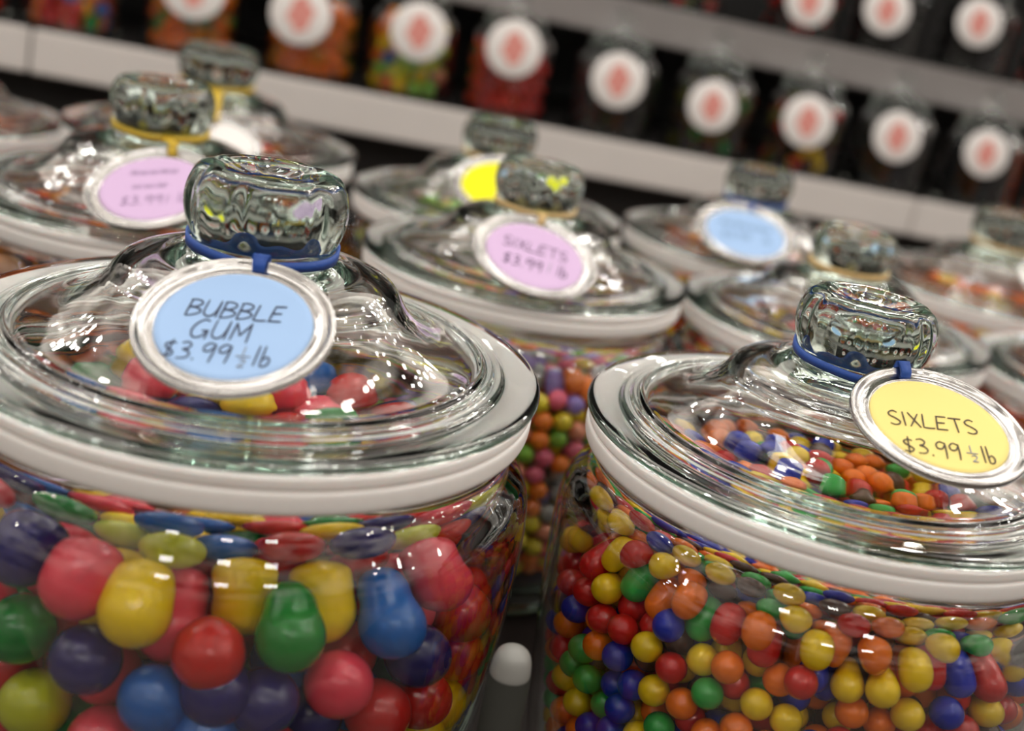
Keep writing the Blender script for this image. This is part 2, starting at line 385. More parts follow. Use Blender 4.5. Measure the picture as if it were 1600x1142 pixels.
# ------------------------------------------------------------------ packing the balls in a jar (jar radii, height 0 at the lid flange)
WZ = np.array([-1.78, -1.70, -1.55, -1.3, -1.0, -.75, -.56, -.46, -.39, -.33, -.28, -.235, -.20, -.17, 0, .6])
WR = np.array([.72, .80, .90, .945, .975, .985, .984, .976, .963, .943, .918, .893, .872, .862, .862, .862])
def settle(r, ztop, phi, seed, iters, pins=(), zb=-1.78):
    rng = np.random.default_rng(seed)
    zz = np.linspace(zb, ztop, 400); A = np.pi * np.interp(zz, WZ, WR) ** 2
    V = float(((A[1:] + A[:-1]) / 2 * np.diff(zz)).sum()); N = int(phi * V / (4 / 3 * np.pi * r ** 3))
    P = np.zeros((0, 3))
    while len(P) < N:
        q = np.stack([rng.uniform(-1, 1, N), rng.uniform(-1, 1, N), rng.uniform(zb, ztop, N)], 1)
        P = np.concatenate([P, q[np.hypot(q[:, 0], q[:, 1]) < np.interp(q[:, 2], WZ, WR) - r]])
    P = P[:N]; npin = len(pins)
    if npin: P[:npin] = np.array(pins)
    cell = 2.04 * r
    shifts = [(dx, dy, dz) for dx in (-1, 0, 1) for dy in (-1, 0, 1) for dz in (-1, 0, 1) if (dx, dy, dz) >= (0, 0, 0)]
    for it in range(iters):
        if it < iters * .45: P[npin:, 2] -= .006 * r
        I = np.floor((P + [3, 3, 5]) / cell).astype(np.int64)
        cid = (I[:, 0] * 4096 + I[:, 1]) * 4096 + I[:, 2]
        order = np.argsort(cid, kind='stable'); cs = cid[order]; first = []; second = []
        for sh_ in shifts:
            k2 = cid + (sh_[0] * 4096 + sh_[1]) * 4096 + sh_[2]
            lo = np.searchsorted(cs, k2, 'left'); cnt = np.searchsorted(cs, k2, 'right') - lo
            for c in range(int(cnt.max())):
                s = np.nonzero(cnt > c)[0]; t = order[lo[s] + c]
                if sh_ == (0, 0, 0): q = t > s; s = s[q]; t = t[q]
                first.append(s); second.append(t)
        a = np.concatenate(first); b = np.concatenate(second)
        d = P[b] - P[a]; L = np.linalg.norm(d, axis=1) + 1e-9
        ov = 2 * r - L; q = ov > 0; a = a[q]; b = b[q]; d = d[q] / L[q][:, None]; ov = ov[q]
        if len(a) == 0: continue
        wa = (a >= npin) * 1.; wb = (b >= npin) * 1.; ws = np.maximum(wa + wb, 1e-9)
        cnt = np.bincount(a, minlength=N) + np.bincount(b, minlength=N); step = 1.6 / np.maximum(2, cnt)
        for ax in range(3):
            P[:, ax] += step * (np.bincount(b, d[:, ax] * ov * wb / ws, N) - np.bincount(a, d[:, ax] * ov * wa / ws, N))
        P[npin:, 2] = np.maximum(P[npin:, 2], zb + r)
        lim = np.interp(P[:, 2], WZ, WR) - r - .006; rho = np.hypot(P[:, 0], P[:, 1])
        s = np.where(rho > lim, lim / np.maximum(rho, 1e-9), 1); s[:npin] = 1
        P[:, 0] *= s; P[:, 1] *= s
    return P
# gumballs one can tell apart in the front jar: where they show and how they read
FRONT = [
    ((215, 948), 'yellow', 'large yellow gumball against the front glass of the bubble gum jar'),
    ((128, 905), 'pink', 'pink gumball left of the large yellow one, against the front glass'),
    ((40, 975), 'green', 'dark green gumball by the left edge, against the front glass'),
    ((140, 1022), 'navy', 'navy gumball below and left of the large yellow one'),
    ((243, 1085), 'blue', 'blue gumball below the large yellow one, near the bottom edge'),
    ((62, 1090), 'lime', 'yellow-green gumball in the bottom left corner'),
    ((327, 1015), 'red', 'red gumball between the large yellow and the green one on the front glass'),
    ((452, 988), 'green', 'green gumball right of the red one, in the middle of the front glass'),
    ((525, 1060), 'pink', 'salmon pink gumball below right of the middle green one'),
    ((412, 1088), 'navy', 'navy gumball below the middle green one'),
    ((607, 970), 'blue', 'blue gumball on the right of the front glass'),
    ((705, 1012), 'red', 'dull red gumball right of the blue one on the front glass'),
    ((165, 1148), 'pink', 'pink gumball cut off by the bottom edge'),
    ((320, 1135), 'blue', 'blue gumball cut off by the bottom edge, right of the pink one'),
]
UPPER = [
    ((185, 560), 'yellow', 'yellow gumball seen through the lid, left of the blue paper tag'),
    ((150, 588), 'green', 'green gumball seen through the lid, beside the yellow one'),
    ((230, 615), 'pink', 'pink gumball seen through the lid, below left of the blue paper tag'),
    ((362, 634), 'yellow', 'yellow gumball showing just under the rim of the blue paper tag'),
    ((442, 637), 'pink', 'pink gumball showing right under the lower right rim of the blue paper tag'),
    ((488, 606), 'blue', 'blue gumball showing at the right rim of the blue paper tag'),
    ((552, 637), 'red', 'red gumball seen through the lid, right of the blue one'),
]
pins = []; pin_col = []
gr = .108; c1 = np.array(JARS['gum'].w); g1 = JARS['gum'].R * S
for k, (px, colour, text) in enumerate(FRONT + UPPER):
    d = W @ np.array([(px[0] - 800) / F, (px[1] - 571) / F, 1.]); p = None; o = (CAM - c1) / g1
    if k < len(FRONT):
        for t in np.arange(1.6, 5.2, .002):
            q = o + d * t
            if -1.7 < q[2] < -.25 and math.hypot(q[0], q[1]) < np.interp(q[2], WZ, WR) - gr - .008: p = q; break
    else:
        p = o + d * ((UPZ - o[2]) / d[2]); rho = math.hypot(p[0], p[1])
        if rho > .72: p[:2] *= .72 / rho
    if p is None: continue
    gap = [float(np.linalg.norm(p - other)) for other in pins]
    if gap and min(gap) < 2 * gr * .8: continue
    pins.append(p); pin_col.append(colour)
PACK = {'gum': (settle(.108, -.27, .575, 3, 500, pins), .108), 'six': (settle(.0585, -.21, .58, 3, 500), .0585), 'big': (settle(.083, -.24, .58, 3, 450), .083)}
# elastic band alone, on the jar whose tag hangs hidden behind the front knob
def lone_band(key, color, label):
    j = JARS[key]; R = j.R * S
    prof = spline([(.241, -.014), (.257, -.016), (.260, 0), (.259, .016), (.241, .018)], 3, closed=True)
    o = link_mesh('elastic_band', lathe('elastic_band', prof, 72, closed=True, scale=R), BAND[color])
    o.location = (j.w[0], j.w[1], j.w[2] + .345 * R); o.rotation_euler.x = .03
    tag(o, label, 'elastic band'); return o
lone_band('big', 'tan', 'tan elastic band round the glass knob just behind the yellow-tagged jar')
lone_band('edge', 'tan', 'tan elastic band on the knob of the jar cut off by the right edge')
lone_band('corner', 'yellow', 'mustard elastic band on the knob of the jar at the left edge')

# ------------------------------------------------------------------ candies
MIX = {
    'gum': [('yellow', 18), ('red', 20), ('pink', 22), ('green', 11), ('blue', 11), ('navy', 13), ('lime', 3), ('orange', 2)],
    'six': [('yellow', 24), ('orange', 21), ('red', 22), ('deep blue', 11), ('bright green', 10), ('brown', 9)],
    'pastel': [('lavender', 16), ('rose', 17), ('tangerine', 16), ('lemon', 17), ('pale green', 14), ('peach', 10), ('grey', 8)],
    'big': [('red', 24), ('orange', 26), ('grey brown', 16), ('yellow', 12), ('bright green', 8), ('brown', 8)],
    'edge': [('red', 24), ('pink', 24), ('orange', 34), ('peach', 12)],
    'light': [('yellow', 26), ('red', 30), ('orange', 34), ('brown', 5)],
    'orange': [('orange', 70), ('amber', 15), ('yellow', 12)],
    'lilac': [('orange', 36), ('brown', 22), ('amber', 26), ('red', 10)],
    'neon': [('olive', 34), ('lime', 18), ('pale green', 16), ('brown', 12), ('yellow', 12)],
    'far': [('red', 30), ('orange', 30), ('amber', 20), ('brown', 20)],
    'corner': [('orange', 30), ('peach', 30), ('yellow', 20), ('red', 10)],
}
# jar: pack, kind name, words, most individuals, top level to fill to, shrink of the ball
HEAP = {'gum': .14, 'six': .05}        # how much lower the fill lies at the wall than in the middle
FILL = {
    'gum': ('gum', 'gumball', 'gumball', 'the bubble gum jar', 240, -.33, .985),
    'six': ('six', 'round_candy', 'round candy', 'the yellow-tagged front jar', 300, -.28, .985),
    'pastel': ('six', 'pastel_candy', 'pastel candy', 'the lilac-tagged jar behind the two front jars', 120, -.40, .97),
    'big': ('big', 'candy_ball', 'candy ball', 'the jar behind the yellow-tagged jar', 60, 9, .97),
    'edge': ('big', 'candy_drop', 'candy drop', 'the jar cut off by the right edge', 40, 9, .97),
    'light': ('big', 'chewy_ball', 'chewy ball', 'the light-blue-tagged jar', 40, 9, .97),
    'orange': ('big', 'orange_chew', 'chewy candy', 'the orange candy jar at the right edge', 30, 9, .97),
    'lilac': ('big', 'caramel_ball', 'caramel ball', 'the jar with the half hidden lilac tag', 50, 9, .97),
    'neon': ('big', 'sour_ball', 'sour ball', 'the neon-tagged jar', 30, 9, .97),
    'far': ('big', 'cinnamon_ball', 'cinnamon ball', 'the white-tagged jar at the back left', 30, 9, .97),
    'corner': ('big', 'fruit_ball', 'fruit ball', 'the jar cut off by the left edge', 30, 9, .97),
}
PINCOL = pin_col
balls = {}
rngs = np.random.default_rng(11)
heap = 0.0
for n_, (key, (pk, nm, word, where, most, top, shrink)) in enumerate(FILL.items()):
    P, r = PACK[pk]; P = P.copy(); j = JARS[key]; heap = HEAP.get(key, .06)
    if key not in ('gum', 'six'):
        a = n_ * 1.3 + .4; ca, sa = math.cos(a), math.sin(a)
        P[:, :2] = P[:, :2] @ np.array([[ca, sa], [-sa, ca]])
    # the lower, stretchable part of the jar is as deep as the jar is tall
    lowest = -(j.H - .09) + r
    rho = np.hypot(P[:, 0], P[:, 1])
    keep = (P[:, 2] < top - heap * (rho / .9) ** 2) & (P[:, 2] > lowest)
    if key == 'gum': keep[:len(PINCOL)] = True
    names = [c for c, _ in MIX[key]]; w = np.array([x for _, x in MIX[key]], float); w /= w.sum()
    col = rngs.choice(len(names), len(P), p=w)
    if key == 'gum':
        for i, c in enumerate(PINCOL): col[i] = names.index(c)
    idx = np.nonzero(keep)[0]
    Wp = P[idx] * j.R * S + np.array(j.w)
    balls[key] = dict(idx=idx, w=Wp, r=r * j.R * S, col=[names[k] for k in col[idx]], local=P[idx])

# what the camera can see of them (balls against balls, white rims and tags; the glass is looked through)
V0, F0 = sphere_mesh('x', 8, 6); V0 = np.array(V0)
AV = []; AF = []; own = []; nb = 0
for key, b in balls.items():
    for i in range(len(b['w'])):
        AV.append(V0 * b['r'] * .97 + b['w'][i]); AF += [tuple(x + nb for x in f) for f in F0]; own += [(key, i)] * len(F0); nb += len(V0)
bpy.context.view_layer.update()
for o in list(C.objects):
    if o.type == 'MESH' and o.name.split('.')[0] in ('gasket', 'paper_disc', 'metal_rim'):
        vv = np.array([tuple(o.matrix_world @ v.co) for v in o.data.vertices]); AV.append(vv)
        for p in o.data.polygons: AF.append(tuple(x + nb for x in p.vertices)); own.append(None)
        nb += len(vv)
bvh = BVHTree.FromPolygons([tuple(v) for v in np.concatenate(AV)], AF)
eye = Vector(CAM); rx = Vector(W @ [1, 0, 0]); ry = Vector(W @ [0, -1, 0])
for key, b in balls.items():
    seen = []
    for i, w in enumerate(b['w']):
        px, py, Z = pix(w); pr = F * b['r'] / S / Z
        if not (-pr < px < 1600 + pr and -pr < py < 1142 + pr): continue
        hits = 0
        for du, dv in ((0, 0), (.6, 0), (-.6, 0), (0, .6), (0, -.6), (.5, .6), (-.5, .6)):
            t = Vector(w) + rx * du * b['r'] + ry * dv * b['r']; d = (t - eye).normalized()
            h = bvh.ray_cast(eye, d)
            if h[2] is not None and own[h[2]] == (key, i): hits += 1
        if hits: seen.append((hits * pr * pr, i, px, py))
    seen.sort(reverse=True); b['seen'] = seen

# which ball shows at a given spot, followed through the glass by refraction, so the colours fall where the photo has them
GV = []; GF = []; gn = 0
for o in list(C.objects):
    if o.type == 'MESH' and o.name.split('.')[0] in ('body', 'lid') and o.parent and o.parent.name.startswith('candy_jar'):
        GV += [o.matrix_world @ v.co for v in o.data.vertices]; GF += [tuple(x + gn for x in q.vertices) for q in o.data.polygons]; gn = len(GV)
gbvh = BVHTree.FromPolygons([tuple(v) for v in GV], GF)
def follow(px, py):
    p = Vector(CAM); d = Vector(W @ np.array([(px - 800) / F, (py - 571) / F, 1.])).normalized()
    for _ in range(24):
        h = bvh.ray_cast(p, d); g = gbvh.ray_cast(p, d)
        if h[0] is None and g[0] is None: return None
        if g[0] is None or (h[0] is not None and h[3] < g[3]): return own[h[2]]
        n = g[1]; c = d.dot(n); eta = 1 / 1.5 if c < 0 else 1.5
        if c > 0: n = -n; c = -c
        k = 1 - eta * eta * (1 - c * c)
        d = (d * eta + n * (-eta * c - math.sqrt(k))).normalized() if k > 0 else (d - n * 2 * c).normalized()
        p = g[0] + d * 2e-5
    return None
named = {}; done = set()
def paint(key, px, colour, text=None):
    t = follow(*px)
    if t is None or t[0] != key or t in done: return
    done.add(t); balls[key]['col'][t[1]] = colour
    if text: named[t] = text
for px, colour, text in FRONT + UPPER: paint('gum', px, colour, text)
SPOTS = {
    'gum': {'yellow': [(165, 548), (260, 795), (530, 830), (400, 945), (540, 945), (450, 660)], 'red': [(300, 612), (400, 810), (640, 800), (740, 900), (745, 960), (262, 600), (640, 1080), (720, 1080)],
            'blue': [(100, 755), (300, 825), (60, 800)], 'navy': [(200, 780), (600, 650), (10, 880), (590, 830), (340, 1110), (500, 1125)], 'pink': [(100, 570), (480, 825), (300, 900), (620, 890), (60, 880), (700, 880), (215, 608)], 'green': [(80, 790), (400, 835)]},
    'six': {'orange': [(1110, 675), (1137, 675), (1315, 722), (1350, 728), (1377, 737), (1420, 745), (1530, 785), (990, 841), (1225, 1046), (1070, 1106), (1060, 916), (1100, 928)],
            'deep blue': [(1165, 673), (1207, 683), (1204, 705), (1157, 705), (1157, 730), (1032, 966), (1282, 1051), (985, 1101), (1327, 941), (1480, 1091), (900, 960), (960, 1040), (1000, 1060), (900, 1130)],
            'yellow': [(1145, 692), (1175, 700), (1195, 673), (1252, 697), (1230, 715), (1257, 720), (1305, 733), (930, 926), (945, 876), (892, 803), (917, 828), (987, 1008), (1092, 1036), (1252, 1016), (1320, 1081), (885, 1096), (1290, 926), (1445, 956), (1490, 1011), (1400, 1081), (1150, 1110), (1240, 1120)],
            'red': [(1230, 690), (1355, 745), (1342, 753), (1462, 785), (1495, 775), (880, 836), (890, 876), (942, 891), (990, 886), (982, 966), (1015, 981), (1030, 1026), (1050, 1056), (1265, 1086), (1160, 966), (1390, 951), (1560, 1071), (1290, 1000)],
            'bright green': [(1212, 722), (1185, 715), (1310, 751), (1397, 772), (1390, 800), (1015, 861), (907, 991), (1177, 1066), (1100, 1081), (945, 1106), (1190, 951), (1252, 918), (1580, 966)],
            'brown': [(1167, 685), (1405, 748), (1387, 762), (1220, 1083), (1140, 925), (960, 970)]},
    'pastel': {'rose': [(851, 600), (865, 629), (851, 721)], 'lavender': [(874, 599), (900, 637)], 'tangerine': [(902, 606), (856, 657), (847, 695)], 'pale green': [(898, 592), (853, 674), (874, 697)], 'lemon': [(853, 630), (884, 623), (877, 665)],
               'peach': [(879, 646), (900, 681)], 'grey': [(856, 748)]},
    'big': {'grey brown': [(1078, 527)], 'red': [(1105, 535)], 'orange': [(1070, 495)]},
    'edge': {'red': [(1560, 610)], 'pink': [(1580, 630)], 'orange': [(1590, 650)]},
    'light': {'yellow': [(1028, 415)], 'red': [(1055, 430)], 'orange': [(1075, 440)]},
}
for key, kinds in SPOTS.items():
    for colour, spots in kinds.items():
        for px in spots: paint(key, px, colour)

SPH = {}
def ball_mesh(col, big):
    k = (col, big)
    if k not in SPH:
        v, f = sphere_mesh('candy', *((40, 24) if big else (24, 14)))
        me = mesh('candy', v, f); me.materials.append(CANDY[col]); SPH[k] = me
    return SPH[k]
BV, BF = sphere_mesh('x', 18, 11); BV = np.array(BV)
for key, b in balls.items():
    pk, nm, word, where, most, top, shrink = FILL[key]
    chosen = [s[1] for s in b['seen'][:most]]; cs = set(chosen)
    for i in chosen:
        c = b['col'][i]
        o = bpy.data.objects.new(nm, ball_mesh(c, key == 'gum')); C.objects.link(o)
        o.location = b['w'][i]; rr = b['r'] * shrink
        o.scale = (rr, rr, rr * (.97 if key == 'gum' else 1)); o.rotation_euler = (random.uniform(0, 3), random.uniform(0, 3), random.uniform(0, 3))
        if (key, i) in named: tag(o, named[(key, i)], 'gumball', 'gumballs in the bubble gum jar')
        else: tag(o, f'{c} {word} among the others in {where}', 'gumball' if key == 'gum' else 'candy', f'{c} {word}s in {where}')
    rest = [i for i in range(len(b['w'])) if i not in cs]
    if rest:
        v = np.concatenate([BV * b['r'] * shrink + b['w'][i] for i in rest])
        fc = [tuple(x + k * len(BV) for x in f) for k in range(len(rest)) for f in BF]
        me = mesh(nm, v, fc); cols = sorted(set(b['col'])); 
        for c in cols: me.materials.append(CANDY[c])
        mi = np.repeat([cols.index(b['col'][i]) for i in rest], len(BF)); me.polygons.foreach_set('material_index', mi.astype(np.int32))
        o = link_mesh(nm + '_filling', me, None); tag(o, f'mass of {word}s filling the inside of {where}', 'candy', kind='stuff')

# ------------------------------------------------------------------ table
tb = empty('display_table', (0, .6, 0), 'dark display table under the candy jars', 'table')
DARK = mat('black_brown_laminate', (.012, .008, .007), .45, noise=(20, .2, .02))
def child(name, lo, hi, mt, root, bevel=.002):
    o = link_mesh(name, box(name, lo, hi, bevel), mt, root); return o
child('table_top', (-1.2, -.42, -.03), (1.2, .50, 0), DARK, tb)
for sx in (-1.1, 1.1):
    for sy in (-.36, .44): child('leg', (sx - .03, sy - .03, FLOORZ), (sx + .03, sy + .03, -.03), DARK, tb)

# small post with a white cap in the dark gap between the two front jars
pz = unproj(800, 1035, 4.25); pw = world(pz)
root = empty('divider_post', (pw[0], pw[1], 0), 'dark post with a round white cap in the gap between the two front jars', 'post')
o = link_mesh('post', lathe('post', [(0, 0), (.009, 0), (.009, .002), (.0065, .004), (.0065, pw[2] - .004), (0, pw[2] - .004)], 32), mat('dark_olive_metal', (.02, .02, .016), .7, spec=.2), root)
o = link_mesh('cap', lathe('cap', spline([(0, pw[2] - .005), (.0055, pw[2] - .005), (.006, pw[2] - .001), (.005, pw[2] + .003), (.0027, pw[2] + .005), (0, pw[2] + .0055)], 4), 32), mat('white_cap', (.27, .27, .255), .4), root); o['label'] = 'round white cap'

# ------------------------------------------------------------------ shelving behind
PL = unproj(0, 41, 14.0); PR_ = unproj(1520, 333, 17.0)
wl, wr = world(PL), world(PR_)
sx = (wr - wl); SL = np.linalg.norm(sx); sx /= SL
su = np.array([0, 0, 1.]) - sx[2] * sx; su /= np.linalg.norm(su)
sd = np.cross(su, sx)                                   # away from the camera
SM = Matrix([[sx[0], sd[0], su[0], wl[0]], [sx[1], sd[1], su[1], wl[1]], [sx[2], sd[2], su[2], wl[2]], [0, 0, 0, 1]])
def shelf_uv(px, py, depth):                            # pixel -> (along, up) on the plane "depth" behind the rail front
    d = W @ np.array([(px - 800) / F, (py - 571) / F, 1.]); o = CAM - wl
    t = (depth - o @ sd) / (d @ sd); p = o + d * t; return p @ sx, p @ su
STEP = .105; RH = .46 * S
u2, z2 = shelf_uv(1300, 74, STEP)
RAIL = mat('white_price_rail', (.80, .76, .735), .4, noise=(12, .05, .03)); RAIL2 = mat('shade_grey_price_rail', (.30, .28, .275), .4, noise=(12, .05, .03))  # upper rail's darker grey has its shade painted in
BOARD = mat('dark_shelf_board', (.03, .027, .026), .45, noise=(15, .15, .03))
BACK = mat('black_back_panel', (.012, .011, .011), .6, noise=(10, .2, .02))
sh = bpy.data.objects.new('display_shelving', None); C.objects.link(sh); sh.matrix_world = SM
tag(sh, 'dark stepped display shelving with price rails behind the jars', 'shelf')
x0, x1 = -.45, SL + .5
cut = [x0, shelf_uv(48, 70, 0)[0], shelf_uv(1425, 340, 0)[0], x1]
for a, b_ in zip(cut[:-1], cut[1:]):
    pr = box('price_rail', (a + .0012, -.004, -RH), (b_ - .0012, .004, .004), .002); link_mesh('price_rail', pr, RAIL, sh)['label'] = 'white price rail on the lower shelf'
child('shelf_board', (x0, .005, -.022), (x1, .34, 0), BOARD, sh)
child('price_rail', (x0, STEP - .004, z2 - RH), (x1, STEP + .004, z2 + .004), RAIL2, sh)['label'] = 'price rail on the upper shelf, shade painted in as grey'
child('shelf_board', (x0, STEP + .005, z2 - .022), (x1, .34, z2), BOARD, sh)
child('back_panel', (x0, .345, FLOORZ - wl[2] + .02), (x1, .365, .75), BACK, sh)
child('kick_panel', (x0, .05, FLOORZ - wl[2] + .02), (x1, .06, -.03), BACK, sh)
child('shelf_board', (x0, .16, z2 + .25), (x1, .34, z2 + .27), BOARD, sh)

# ------------------------------------------------------------------ small jars on the shelves
TAGW = mat('white_card', (.84, .80, .78), .7, spec=.2); PINK = mat('salmon_print', (.74, .30, .26), .7, spec=.2)
SB_OUT = [(0, .0), (.50, 0), (.555, .02), (.57, .08), (.575, .5), (.57, .85), (.54, .96), (.46, 1.04), (.38, 1.08), (.37, 1.12)]
SB_IN = [(.34, 1.12), (.345, 1.07), (.42, 1.02), (.50, .94), (.53, .85), (.535, .5), (.53, .1), (.50, .06), (0, .05)]
SLID = [(0, 1.60), (.08, 1.595), (.14, 1.56), (.16, 1.49), (.13, 1.41), (.09, 1.37), (.10, 1.34), (.25, 1.30), (.37, 1.24), (.40, 1.18), (.40, 1.125), (.0, 1.125)]
sb_prof = np.concatenate([spline(SB_OUT, 3), spline(SB_IN, 3)])
SBODY = lathe('small_body', sb_prof, 56, scale=S); SLIDM = lathe('small_lid', spline(SLID, 3), 48, scale=S)
SFILL = {}
NECK = lathe('neck', spline([(.375, 1.06), (.40, 1.06), (.405, 1.11), (.375, 1.115)], 3, closed=True), 48, closed=True, scale=S)
TD = lathe('card', [(0, .012), (.39, .012), (.40, .006), (.40, -.006), (.39, -.012), (0, -.012)], 56, scale=S)
def emblem():
    V = [(0, 0, .0135 * S)]; Fc = []
    N = 60
    for i in range(N):
        t = 2 * math.pi * i / N; r = (.185 + .018 * math.sin(6 * t) + .012 * math.sin(4 * t + 1)) * S
        V.append((r * .85 * math.cos(t), r * 1.25 * math.sin(t), .0135 * S))
    for i in range(N): Fc.append((0, 1 + i, 1 + (i + 1) % N))
    return mesh('emblem', V, Fc, False)
EMB = emblem()
def small_jar(cx, depth, zb, content, label, tagpx=None, tagd=None, tlabel=None, clabel=None, sc=1.0):
    w = wl + sx * cx + sd * depth + su * zb
    root = empty('small_jar', w, label, 'glass jar', 'small glass jars on the back shelves'); root.scale = (sc, sc, sc)
    link_mesh('body', SBODY, GLASS2, root); link_mesh('lid', SLIDM, GLASS2, root)
    # what is inside: a heap nobody could count
    V = []; Fc = []; names = [c for c, _ in content[1]]; ws = np.array([x for _, x in content[1]], float); ws /= ws.sum(); mi = []
    r = content[0]; rg = np.random.default_rng(int(abs(cx) * 1000) + 5); zt = content[2]
    pts = []; zc = .075 + r; ly = 0
    while zc < zt:
        for gx in np.arange(-.55, .56, r * 2.02):
            for gy in np.arange(-.55, .56, r * 2.02 * .866):
                x = gx + (ly % 2) * r + rg.uniform(-.2, .2) * r; y = gy + rg.uniform(-.2, .2) * r
                rl = .53 if zc < .82 else .53 - (zc - .82) * .5
                q = math.hypot(x, y)
                if q < rl - r and q > .53 - 5 * r or (zc > zt - 2.5 * r and q < rl - r): pts.append((x, y, zc + rg.uniform(-.15, .15) * r))
        zc += r * 1.72; ly += 1
    sv, sf = sphere_mesh('x', 10, 7); sv = np.array(sv)
    for k, p in enumerate(pts):
        V.append(sv * r * .98 * S * sc + np.array(p) * S * sc); Fc += [tuple(x + k * len(sv) for x in f) for f in sf]
    me = mesh('filling', np.concatenate(V), Fc)
    for c in names: me.materials.append(CANDY[c])
    me.polygons.foreach_set('material_index', np.repeat(rg.choice(len(names), len(pts), p=ws), len(sf)).astype(np.int32))
    o = link_mesh('candy_filling', me, None); o.location = w; tag(o, clabel, 'candy', kind='stuff')
    if tagpx:
        u, z = shelf_uv(tagpx[0], tagpx[1], depth - .66 * S * sc)
        p = wl + sx * u + sd * (depth - .66 * S * sc) + su * z
        t = bpy.data.objects.new('round_tag', None); C.objects.link(t); t.location = p
        tag(t, tlabel, 'tag', 'round white tags on the small back jars')
        az = .0 + (u - cx) * 4
        n = (-sd * math.cos(az) + sx * math.sin(az)); n = n * .97 + su * .22; n /= np.linalg.norm(n)
        ex = np.cross(su, n); ex /= np.linalg.norm(ex); ey = np.cross(n, ex)
        t.rotation_euler = Matrix([[ex[i], ey[i], n[i]] for i in range(3)]).to_euler()
        k = tagd / .95
        d = link_mesh('card', TD, TAGW, t); d.scale = (k, k, k)
        e = link_mesh('emblem', EMB, PINK, t); e.scale = (k, k, k); e['label'] = 'salmon pink printed emblem'
        Mi = (Matrix.Translation(Vector(p)) @ t.rotation_euler.to_matrix().to_4x4()).inverted()
        nk = link_mesh('neck_ribbon', NECK, BAND['black'], t); nk.matrix_local = Mi @ Matrix.Translation(Vector(w)) @ Matrix.Diagonal((sc, sc, sc, 1))
        for s_ in (-1, 1):
            a = Mi @ Vector(w + sx * s_ * .30 * S * sc - sd * .27 * S * sc + su * 1.09 * S * sc); b_ = Vector((s_ * .16 * S * k, .36 * S * k, .016 * S * k))
            V = []; dirv = (b_ - a).normalized(); wv = dirv.cross(Vector((0, 0, 1))).normalized()
            for q, ww in ((a, .05), (b_, .03)):
                for e_, h in ((-1, -.006), (1, -.006), (1, .006), (-1, .006)): V.append(q + wv * ww * S * e_ + Vector((0, 0, h * S)))
            link_mesh('ribbon_tail', mesh('ribbon_tail', V, [(0, 1, 5, 4), (1, 2, 6, 5), (2, 3, 7, 6), (3, 0, 4, 7), (3, 2, 1, 0), (4, 5, 6, 7)], False), BAND['black'], t)
GLASS2 = glass('small_jar_glass', 8)
MULTI = [('red', 30), ('orange', 30), ('blue', 14), ('green', 10), ('yellow', 10)]
LOW = [
    (-62, (.07, [('red', 60), ('brown', 40)], 1.0), None, None, 'red candy jar at the left edge'),
    (110, (.085, MULTI, 1.05), None, None, 'jar of red, orange and blue candy'),
    (294, (.08, [('orange', 55), ('amber', 25), ('green', 18)], 1.05), (303, -18), .86, 'jar of orange and green candy'),
    (478, (.08, [('orange', 60), ('amber', 40)], 1.05), (470, 22), .86, 'jar of all-orange candy'),
    (630, (.085, [('yellow', 30), ('lime', 18), ('pale green', 18), ('peach', 16), ('blue', 10), ('orange', 16)], .92), (655, 50), .83, 'jar of pale yellow and green candy'),
    (782, (.07, [('red', 100)], .95), (803, 76), .83, 'jar of all-red candy'),
    (942, (.075, [('black', 100)], .98), (966, 126), .83, 'black candy jar beside the red one'),
    (1092, (.08, [('olive', 40), ('black', 34), ('green', 14), ('brown', 12)], 1.0), (1113, 166), .78, 'jar of dark olive candy'),
    (1236, (.08, [('olive', 30), ('yellow', 10), ('brown', 30), ('red', 12), ('black', 20)], 1.0), (1262, 190), .82, 'jar of olive, brown and red candy'),
    (1370, (.075, [('black', 100)], .98), (1402, 214), .80, 'left jar of the lower black pair'),
    (1508, (.075, [('black', 100)], .98), (1541, 240), .76, 'right jar of the lower black pair'),
    (1650, (.08, [('orange', 60), ('red', 40)], 1.0), None, None, 'orange-red candy jar at the right edge'),
]
for px, content, tp, td, lab in LOW:
    u, _ = shelf_uv(px, 36 + .191 * px, .64 * S)
    small_jar(u, .66 * S, .003, content, 'small glass ' + lab + ', lower shelf', tp, td, 'white pink-printed tag on the ' + lab, 'candy inside the ' + lab)
TOP = [(865, None, [('brown', 50), ('black', 50)]), (1060, None, [('black', 60), ('red', 10), ('olive', 30)]), (1240, (1265, 2), [('red', 30), ('black', 60), ('olive', 10)]), (1368, (1386, 16), [('black', 100)]),
       (1505, (1530, 36), [('black', 100)]), (1640, (1668, 62), [('black', 60), ('red', 40)])]
for k, (px, tp, mix) in enumerate(TOP):
    u, _ = shelf_uv(px, 28 + .18 * (px - 1040), STEP + .64 * S)
    lab = ['leftmost dark jar', 'second dark jar from the left', 'dark red and black candy jar', 'black candy jar in the middle', 'black candy jar, second from right', 'rightmost dark jar'][k] + ' on the upper shelf'
    small_jar(u, STEP + .66 * S, z2 + .003, (.075, mix, .98), 'small glass ' + lab, tp, .80, 'white pink-printed tag on the ' + lab, 'candy inside the ' + lab)

